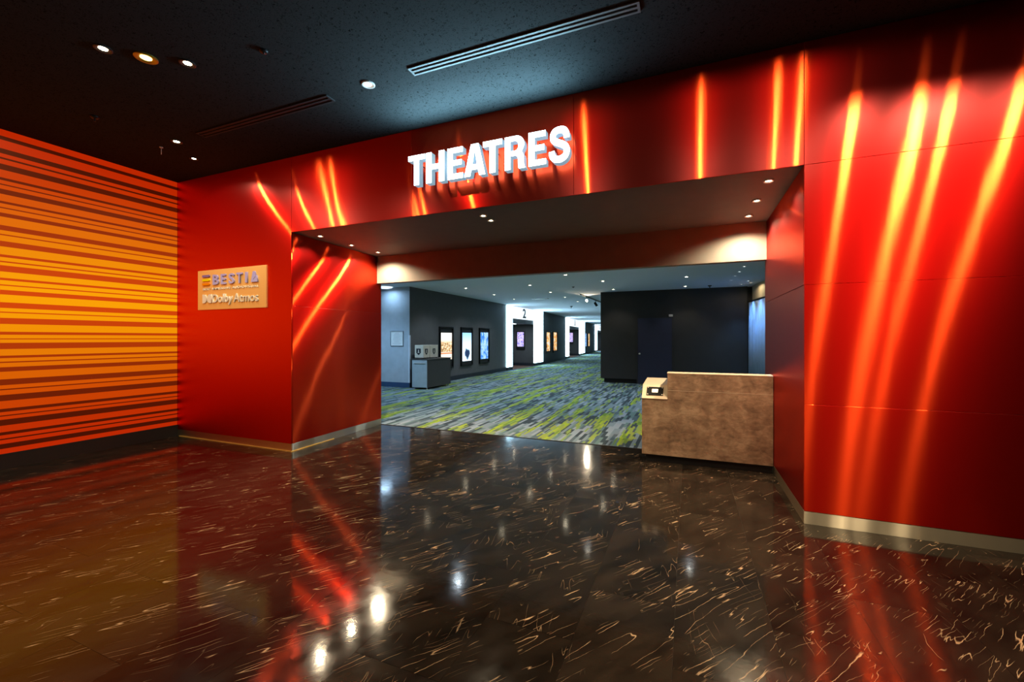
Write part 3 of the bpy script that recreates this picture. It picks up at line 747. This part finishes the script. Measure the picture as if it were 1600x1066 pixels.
# ---- framed notice on the pale wall
n0, n1 = at_y(610.5, 541, YD), at_y(630.6, 517, YD)
nt_ = empty('framed_notice', (n0.x, YD, n0.z)); tag(nt_, 'white framed paper notice on the pale blue wall', 'notice')
NW, NH = n1.x - n0.x, n1.z - n0.z
bm = bmesh.new()
ring(bm, 0, NW, 0, NH, (0.02,) * 4, -0.02, -0.001)
finish('frame', bm, MAT['alu'], nt_); sh = box('sheet', (0.02, -0.012, 0.02), (NW - 0.02, -0.002, NH - 0.02), MAT['white'], nt_)
bm = bmesh.new(); rr = random.Random(3); inkm = plain('pale_ink', (0.38, 0.42, 0.46), 0.6)
for k in range(9):
    zz = NH * 0.86 - k * NH * 0.085; wv = rr.uniform(0.5, 0.9) * (NW * 0.4) if k else NW * 0.16
    cx = NW / 2
    bm_box(bm, (cx - wv, -0.0135, zz - 0.008), (cx + wv, -0.0121, zz))
finish('printed_lines', bm, inkm, nt_)['kind'] = 'stuff'

# ---- lit posters
def poster_mat(kind, seed):
    m = M('poster_print_%s' % kind); g = m.tc('Generated'); s = m.node('ShaderNodeSeparateXYZ'); m.link(g, s.inputs[0])
    q = m.mapping(g, (1, 1, 1), (0, 0, 0), (seed, seed * 2, 0)); z = s.outputs[2]; x = s.outputs[0]
    if kind == 'orange_city':
        n = m.ramp(m.noise(m.mapping(q, (5, 1, 7)), 1.6, 4, 0.6), [(0.35, (0.03, 0.03, 0.05)), (0.48, (0.55, 0.30, 0.10)), (0.62, (1, 0.8, 0.55))])
        msk = m.ramp(z, [(0.0, (0, 0, 0)), (0.27, (0, 0, 0)), (0.30, (1, 1, 1)), (0.60, (1, 1, 1)), (0.68, (0, 0, 0))])
        bg = m.ramp(z, [(0.0, (1, 0.80, 0.62)), (0.20, (1, 0.86, 0.70)), (0.22, (0.75, 0.20, 0.07)), (0.25, (0.75, 0.22, 0.08)), (0.27, (1, 0.85, 0.7)), (0.62, (1, 0.62, 0.35)), (0.8, (1, 0.92, 0.84))])
        c = m.mix(msk, bg, n)
    elif kind == 'white_figure':
        cx = m.math('SUBTRACT', x, 0.55); cz = m.math('MULTIPLY', m.math('SUBTRACT', z, 0.26), 1.7)
        d = m.math('SQRT', m.math('ADD', m.math('MULTIPLY', cx, cx), m.math('MULTIPLY', cz, cz)))
        d = m.math('ADD', d, m.math('MULTIPLY', m.math('SUBTRACT', m.noise(q, 5, 4, 0.6), 0.5), 0.55))
        n = m.ramp(d, [(0.22, (0.02, 0.04, 0.10)), (0.28, (0.25, 0.45, 0.60)), (0.33, (0.90, 0.96, 1.0))])
        top = m.ramp(z, [(0.5, (1, 1, 1)), (0.95, (0.40, 0.70, 1.0))])
        c = m.mix(1.0, n, top, 'MULTIPLY')
    elif kind == 'blue_collage':
        n = m.noise(m.mapping(q, (4, 1, 2.5), (0, 0.6, 0)), 1.5, 4, 0.6, 1.0)
        c = m.ramp(n, [(0.30, (0.01, 0.05, 0.25)), (0.45, (0.05, 0.25, 0.75)), (0.55, (0.55, 0.80, 1.0)), (0.62, (0.10, 0.25, 0.50)), (0.72, (0.7, 0.35, 0.3))])
    elif kind == 'warm':
        n = m.noise(m.mapping(q, (3, 1, 4)), 1.6, 4, 0.6, 0.6)
        c = m.ramp(n, [(0.30, (0.12, 0.05, 0.03)), (0.45, (0.9, 0.35, 0.08)), (0.55, (1, 0.75, 0.35)), (0.66, (0.6, 0.75, 0.9)), (0.75, (0.8, 0.12, 0.05))])
    else:
        n = m.noise(m.mapping(q, (5, 1, 7)), 1.6, 4, 0.6, 0.8)
        c = m.ramp(n, [(0.32, (0.04, 0.05, 0.22)), (0.45, (0.30, 0.25, 0.75)), (0.54, (0.85, 0.8, 1.0)), (0.62, (0.75, 0.2, 0.5)), (0.72, (0.1, 0.3, 0.9))])
    m.link(c, m.b.inputs['Emission Color']); m.link(c, m.b.inputs['Base Color']); m.b.inputs['Emission Strength'].default_value = 1.05; m.set(Roughness=0.25)
    return m.m
def poster(parent_loc, rz, W_, H_, lit, mat, label, mirror=False):
    """frame built in local u (right) / -v (out of wall) / z; lit = (margin side, bottom, top)"""
    o = empty('lit_poster_frame', parent_loc, rz); tag(o, label, 'poster', 'lit film posters')
    bm = bmesh.new(); t = min(0.05, W_ * 0.1)
    ring(bm, 0, W_, 0, H_, (t,) * 4, -0.06, 0.0)
    finish('frame', bm, MAT['blackmet'], o)
    box('backing', (t, -0.02, t), (W_ - t, -0.001, H_ - t), MAT['dtrim'], o)
    box('poster_sheet', (lit[0], -0.03, lit[1]), (W_ - lit[0], -0.0201, H_ - lit[2]), mat, o)
    return o
def wall_poster(F, x0, x1, yt, yb, lyt, lyb, kind, seed, label):
    u0, u1 = F.u(x0), F.u(x1); zb, zt = F.z(x0, yb), F.z(x0, yt)
    W_ = u1 - u0
    poster(F.p(u0, 0, zb), F.rz, W_, zt - zb, (W_ * 0.1, F.z(x0, lyb) - zb, zt - F.z(x0, lyt)), poster_mat(kind, seed), label)
wall_poster(FA, 685.4, 706.8, 510.4, 577.5, 520, 563, 'orange_city', 1.3, 'orange and white lit poster right behind the corridor desk')
wall_poster(FA, 719.2, 737.1, 511.3, 572.5, 520, 565, 'white_figure', 4.1, 'white lit poster with a dark figure, middle of three on the corridor wall')
wall_poster(FA, 748.0, 763.0, 512.4, 568.5, 519.5, 561.5, 'blue_collage', 2.2, 'blue lit poster nearest the portal marked 2')
wall_poster(FB, 852.4, 859.2, 517.2, 552.8, 519.4, 549.0, 'warm', 3.3, 'narrow warm lit poster just beyond the portal marked 2')
wall_poster(FB, 863.4, 869.8, 518.0, 551.3, 519.4, 548.0, 'warm', 8.9, 'narrow red and orange lit poster just before the portal marked 3')
wall_poster(FB, 913.6, 916.0, 520.3, 542.5, 521.2, 541.5, 'blue_collage', 6.1, 'small pale lit poster just beyond the portal marked 3')
wall_poster(FB, 918.2, 921.0, 520.6, 542.0, 521.4, 541.0, 'warm', 5.7, 'small orange lit poster before the farthest portal')
# posters inside the recesses: on the recess wall that faces us
def recess_poster(F, oend, x0, x1, yt, yb, kind, seed, label):
    org = F.p(oend, 0.0); # plane through org, spanned by F.n ; find v for a pixel column
    def vof(x):
        dx, dy = ray(x); det = F.n.x * (-dy) + dx * F.n.y
        return ((-org.x) * (-dy) + dx * (-org.y)) / det
    v0, v1 = vof(x0), vof(x1)
    q = org + F.n * v0; dep = -SN * q.x + CS * q.y
    zz = lambda y: CAM_H + (HORIZON - y) / FPX * dep
    zb, zt = zz(yb), zz(yt); W_ = abs(v0 - v1)
    o = poster((q.x, q.y, zb), F.rz - math.pi / 2, W_, zt - zb, (W_ * 0.06, (zt - zb) * 0.17, (zt - zb) * 0.03), poster_mat(kind, seed), label)
recess_poster(FA, FA.u(833.9), 807.3, 820.3, 517.8, 546.3, 'purple', 2.6, 'purple lit screen inside the portal marked 2')
recess_poster(FB, FB.u(904.9), 888.8, 896.0, 519.5, 537.5, 'purple', 7.6, 'blue lit screen inside the portal marked 3')

# ---- ceiling slot diffusers
def diffuser(px0, px1, wd, mat, label):
    a, b = at_z(*px0, ZC), at_z(*px1, ZC); y = (a.y + b.y) / 2; Ld = b.x - a.x
    o = empty('slot_diffuser', (a.x, y, ZC)); tag(o, label, 'air vent', 'linear slot diffusers in the lobby ceiling')
    h = wd / 2; bm = bmesh.new()
    ring(bm, 0, Ld, -h, h, (0.018,) * 4, -0.012, -0.0005)
    for v in bm.verts: v.co = (v.co.x, v.co.z, v.co.y)
    finish('frame', bm, mat, o)
    box('backing', (0.018, -h + 0.018, -0.003), (Ld - 0.018, h - 0.018, -0.0006), MAT['black'], o)
    inner = wd - 0.036
    for k in range(1):
        yc = -h + 0.018 + inner * (k + 1) / 2
        box('slat', (0.018, yc - 0.010, -0.011), (Ld - 0.018, yc + 0.010, -0.0031), mat, o)
    return o
diffuser((642, 111), (1000, 9), 0.105, plain('pale_diffuser_metal', (0.11, 0.115, 0.12), 0.6), 'long pale slot diffuser in the ceiling above the sign')
diffuser((315, 211), (516, 151.5), 0.11, plain('matt_black_diffuser', (0.014, 0.014, 0.015), 0.8), 'dark slot diffuser in the ceiling left of the sign')

# ---- downlights
bm = bmesh.new(); bm_lathe(bm, [(0.060, -0.0005), (0.060, -0.008), (0.054, -0.012), (0.044, -0.010), (0.029, -0.003)], 28); bmesh.ops.recalc_face_normals(bm, faces=bm.faces)
ring_me = bpy.data.meshes.new('trim_ring'); bm.to_mesh(ring_me); bm.free()
bm = bmesh.new(); bm_lathe(bm, [(0.0, -0.0065), (0.022, -0.006), (0.030, -0.003)], 24)
lens_me = bpy.data.meshes.new('lens'); bm.to_mesh(lens_me); bm.free()
spot_cache = {}
def downlight(p, s, label, group, lens, ring, lamp=None):
    """lamp = (energy, colour, cone degrees, blend)"""
    key = (lens.name, ring.name)
    if key not in spot_cache:
        a, b = ring_me.copy(), lens_me.copy(); a.materials.append(ring); b.materials.append(lens); spot_cache[key] = (a, b)
    o = empty('downlight', p); tag(o, label, 'downlight', group)
    r = link('trim_ring', spot_cache[key][0], o); l = link('lens', spot_cache[key][1], o); r.scale = l.scale = (s, s, 1)
    if lamp:
        k = ('lamp',) + lamp
        if k not in spot_cache:
            ld = bpy.data.lights.new('lamp', 'SPOT'); ld.energy = lamp[0]; ld.color = lamp[1]; ld.spot_size = math.radians(lamp[2]); ld.spot_blend = lamp[3]; ld.shadow_soft_size = lamp[4] if len(lamp) > 4 else 0.022
            spot_cache[k] = ld
        link('lamp', spot_cache[k], o, (0, 0, -0.03))
    return o
LW = (E_LOBBY, WARM, 150, 0.35)
gv = 'recessed lobby ceiling downlights'
downlight(at_z(161, 75.5, ZC), 1.0, 'white downlight at the left end of three in the dark ceiling', gv, MAT['lens_w'], MAT['dtrim'], LW)
downlight(at_z(228, 90, ZC), 1.35, 'yellow gold-ringed downlight in the middle of three in the dark ceiling', gv, MAT['lens_y'], MAT['goldring'], LW)
downlight(at_z(293, 98.5, ZC), 1.0, 'white downlight at the right end of three in the dark ceiling', gv, MAT['lens_w'], MAT['dtrim'], LW)
downlight(at_z(276, 221, ZC), 1.0, 'larger of two downlights above the left corner of the red pier', gv, MAT['lens_w'], MAT['dtrim'], LW)
downlight(at_z(303, 247.5, ZC), 0.8, 'smaller of two downlights above the left corner of the red pier', gv, MAT['lens_w'], MAT['dtrim'], LW)
downlight(at_z(575.5, 131.5, ZC), 1.0, 'single bright downlight left of the long pale slot diffuser', gv, MAT['lens_w'], MAT['trim'], LW)
HW = (E_HIDDEN * 1.6, WARM, 146, 0.3, 0.045); HF = (E_HIDDEN * 0.62, WARM, 179, 0.1)
for X, Y in [(-6.5, 1.5), (-6.15, 1.62), (-1.45, 1.35), (0.16, 1.45), (1.02, 1.45), (1.28, 1.5), (1.53, 2.65), (2.03, 2.66), (2.10, 2.55), (2.30, 2.62), (2.75, 2.65)]:
    downlight((X, Y, ZC), 1.0, 'lobby ceiling downlight above the frame, showing only as a streak on the red metal', 'lobby downlights out of frame', MAT['lens_w'], MAT['dtrim'], HF if Y < 2 else HW)
gs = 'downlights in the soffit of the opening'; LS = (E_SOFFIT, WARM, 125, 0.6); LSR = (E_SOFFIT * 1.9, WARM, 150, 0.8); LS2 = (E_SOFFIT * 0.5, WARM, 110, 0.6)
for (x, y), lab in (((500.4, 368.6), 'soffit downlight at the front left, above the left reveal'), ((549.2, 382.8), 'middle soffit downlight of three above the left reveal'), ((590.7, 393.8), 'rear soffit downlight in the left corner by the bulkhead'),
                    ((1201, 282), 'soffit downlight at the front right, above the right reveal'), ((1182.3, 313), 'middle soffit downlight of three above the right reveal'), ((1169.7, 337), 'rear soffit downlight in the right corner by the bulkhead')):
    downlight(at_z(x, y, ZS), 0.72, lab, gs, MAT['lens_w'], MAT['trim'], LSR if 'rear' in lab else LS)
downlight(at_z(755, 336.6, ZS), 0.7, 'front one of the two soffit downlights at mid opening', gs, MAT['lens_w'], MAT['trim'], LS2)
downlight(at_z(767, 344, ZS), 0.7, 'rear one of the two soffit downlights at mid opening', gs, MAT['lens_w'], MAT['trim'], LS2)
gk = 'small downlights in the corridor ceiling'; LK = (E_CORR, (0.72, 0.88, 1.0), 130, 0.6); LKC = (E_CORR * 0.35, COOL, 130, 0.6); LB = (E_CORR, BLUE, 140, 0.6)
K = [((727.7, 450.2), 'corridor downlight above the wall with three posters, nearest'), ((772, 460.4), 'corridor downlight before the portal marked 2'), ((803, 467.4), 'corridor downlight above the left side of the portal marked 2'),
     ((828, 445.4), 'corridor downlight above and right of the numeral 2, nearer row'), ((860, 456.5), 'second corridor downlight of the middle row'), ((882.8, 464.3), 'third corridor downlight of the middle row'),
     ((902.6, 471.2), 'corridor downlight just left below the track spotlight'), ((883.7, 429.3), 'corridor downlight tucked right under the bulkhead edge'), ((942, 439.2), 'greenish downlight above the left corner of the charcoal block'),
     ((958.5, 452.2), 'downlight at the top edge of the charcoal block'), ((932, 481.3), 'tiny corridor downlight farther off, left of the block edge'), ((1072.7, 432.5), 'nearer downlight in front of the charcoal block'), ((1070.8, 447.2), 'farther downlight in front of the charcoal block')]
LKD = (E_CORR * 0.25, NEUTRAL, 110, 0.6)
for (x, y), lab in K: downlight(at_z(x, y, ZK), 1.15, lab, gk, MAT['lens_c'], MAT['trim'], LKD if 'block' in lab else LK)
for (x, y), lab in (((1163, 416), 'nearest of four cool downlights near the curtain'), ((1155.4, 424.3), 'second of four cool downlights near the curtain'), ((1148.7, 431), 'third of four cool downlights near the curtain'), ((1142.6, 437.8), 'farthest of four cool downlights near the curtain')):
    downlight(at_z(x, y, ZK), 0.7, lab, gk, MAT['lens_b'], MAT['trim'], LKC)
def refl(x, y):       # seen as a reflection in the floor
    z = (ZK + CAM_H) * FPX / (y - HORIZON); dx, dy = ray(x); return Vector((dx * z, dy * z, ZK))
for x, y in ((716, 912), (668, 812), (784, 832), (918, 860), (1077, 890)):
    downlight(refl(x, y), 0.9, 'corridor downlight hidden by the bulkhead, mirrored in the marble floor', 'corridor downlights behind the bulkhead', MAT['lens_c'], MAT['trim'], LK)
# unseen blue lamps added over the curtain to light it
for t, lab in ((0.25, 'rear'), (0.6, 'front')):
    q = pa + dv * t - nv * sd * 0.30
    downlight((q.x, q.y, ZK), 0.8, '%s one of two unseen blue downlights added to light the curtain behind the right reveal' % lab, 'blue downlights over the curtain', MAT['lens_b'], MAT['trim'], (E_CORR, BLUE, 70, 0.7))
q = pa + dv * 0.42 - nv * sd * 0.16
downlight((q.x, q.y, ZK), 0.7, 'warm downlight washing the cream wall above the curtain', gk, MAT['lens_c'], MAT['trim'], (9.0, WARM, 172, 0.3))
for X, Y in ((-9.3, 8.3), (-8.0, 8.0)):  # unseen pair added to light the pale wall evenly
    downlight((X, Y, ZK), 0.9, 'added cool downlight, unseen behind the red pier, lighting the pale wall', 'added cool lamps behind the pier', MAT['lens_b'], MAT['trim'], (150.0, (0.42, 0.70, 1.0), 150, 0.5))
# round ceiling lamp by the pale wall
q = at_z(613.5, 449.5, ZK); q = Vector((q.x, min(q.y, YD - 0.35), ZK))
rl = empty('round_ceiling_lamp', q); tag(rl, 'round pale ceiling lamp in front of the pale blue wall', 'ceiling lamp')
bm = bmesh.new(); bm_lathe(bm, [(0, -0.075), (0.12, -0.068), (0.2, -0.045), (0.235, -0.02)], 32); finish('diffuser', bm, MAT['dome'], rl, None, True)
bm = bmesh.new(); bm_lathe(bm, [(0.235, -0.02), (0.25, -0.02), (0.25, -0.0005)], 32); finish('rim', bm, MAT['trim'], rl, None, True)
ld = bpy.data.lights.new('lamp', 'AREA'); ld.shape = 'DISK'; ld.size = 0.4; ld.energy = 9; ld.color = (0.45, 0.72, 1.0); link('lamp', ld, rl, (0, 0, -0.09))

# ---- track with spotlights
ta, tb = at_z(907.0, 459.4, ZK), at_z(938.5, 471.7, ZK)
tr = empty('track_light', ta); tag(tr, 'black ceiling track with two spotlights by the charcoal block', 'track light')
dv_ = tb - ta
bm = bmesh.new(); n_ = Vector((-dv_.y, dv_.x, 0)).normalized() * 0.02
A = [n_, -n_, dv_ - n_, dv_ + n_]
v0 = [bm.verts.new((p.x, p.y, -0.0005)) for p in A]; v1 = [bm.verts.new((p.x, p.y, -0.035)) for p in A]
bm.faces.new(v0); bm.faces.new(v1[::-1])
for i in range(4): bm.faces.new((v0[i], v1[i], v1[(i + 1) % 4], v0[(i + 1) % 4]))
finish('track', bm, MAT['blackmet'], tr)
def spot_head(t, aim, lit):
    p = dv_ * t; hd = Vector((p.x, p.y, -0.17)); ax = Vector(aim).normalized()
    bm = bmesh.new(); bm_tube(bm, (p.x, p.y, -0.035), (p.x, p.y, -0.15), 0.012, 8); st = finish('stem', bm, MAT['blackmet'], tr)
    bm = bmesh.new(); bm_lathe(bm, [(0, -0.09), (0.035, -0.085), (0.05, -0.05), (0.05, 0.09), (0.044, 0.09), (0.044, 0.06), (0, 0.06)], 16)
    h = finish('spot_head', bm, MAT['blackmet'], tr, hd, True); h.rotation_euler = ax.to_track_quat('Z', 'Y').to_euler()
    bm = bmesh.new(); bm_lathe(bm, [(0, 0.062), (0.043, 0.062)], 16); finish('lens', bm, MAT['spotlens'] if lit else MAT['lens_c'], h)
    ld = bpy.data.lights.new('lamp', 'SPOT'); ld.energy = 60; ld.color = WARM; ld.spot_size = math.radians(80); ld.spot_blend = 0.5; ld.shadow_soft_size = 0.03
    lo = link('lamp', ld, h, (0, 0, 0.1)); lo.rotation_euler = (math.pi, 0, 0)
spot_head(0.26, (0.3, -0.9, 0.08), True); spot_head(0.72, (0.5, 0.2, -0.8), False)

# ---- small ceiling fittings
def detector(p, s, label, mat, stem=0.0):
    o = empty('ceiling_detector', p); tag(o, label, 'detector')
    bm = bmesh.new(); bm_lathe(bm, [(0.055 * s, -0.0005), (0.055 * s, -0.012 * s), (0.04 * s, -0.03 * s), (0.0, -0.034 * s)], 16); finish('body', bm, mat, o, None, True)
    bm = bmesh.new(); bm_lathe(bm, [(0.012 * s, -0.03 * s), (0.012 * s, (-0.045 - stem) * s), (0, (-0.048 - stem) * s)], 10); finish('sensor', bm, mat, o, None, True)
detector(at_z(412, 79, ZC), 0.6, 'tiny black sprinkler head in the ceiling above the dark slot diffuser', MAT['blackmet'])
detector(at_z(148, 182, ZC), 0.7, 'small black ceiling fitting above the striped wall', MAT['blackmet'], 0.03)
detector(at_z(252, 230, ZC), 0.36, 'thin pale sprinkler hanging left of the pair of downlights', MAT['steel'], 0.20)
detector(at_z(895.8, 448.3, ZK), 0.7, 'black detector on the corridor ceiling behind the track spotlight', MAT['blackmet'])
detector(at_z(892.6, 478.5, ZK), 1.2, 'black dome camera on the corridor ceiling, below the track spotlight', MAT['blackmet'], 0.04)
detector(at_z(1109, 446, ZK), 1.0, 'black ceiling camera in front of the charcoal block', MAT['blackmet'], 0.03)
vt = at_z(844.4, 466.7, ZK)
vv_ = empty('ceiling_vent', vt); tag(vv_, 'small dark rectangular vent in the corridor ceiling', 'air vent')
bm = bmesh.new(); ring(bm, -0.3, 0.3, -0.12, 0.12, (0.03,) * 4, -0.012, -0.0005)
for v in bm.verts: v.co = (v.co.x, v.co.z, v.co.y)
finish('frame', bm, MAT['dtrim'], vv_)
for k in range(4): box('slat', (-0.27, -0.075 + k * 0.045, -0.010), (0.27, -0.055 + k * 0.045, -0.001), MAT['dtrim'], vv_)
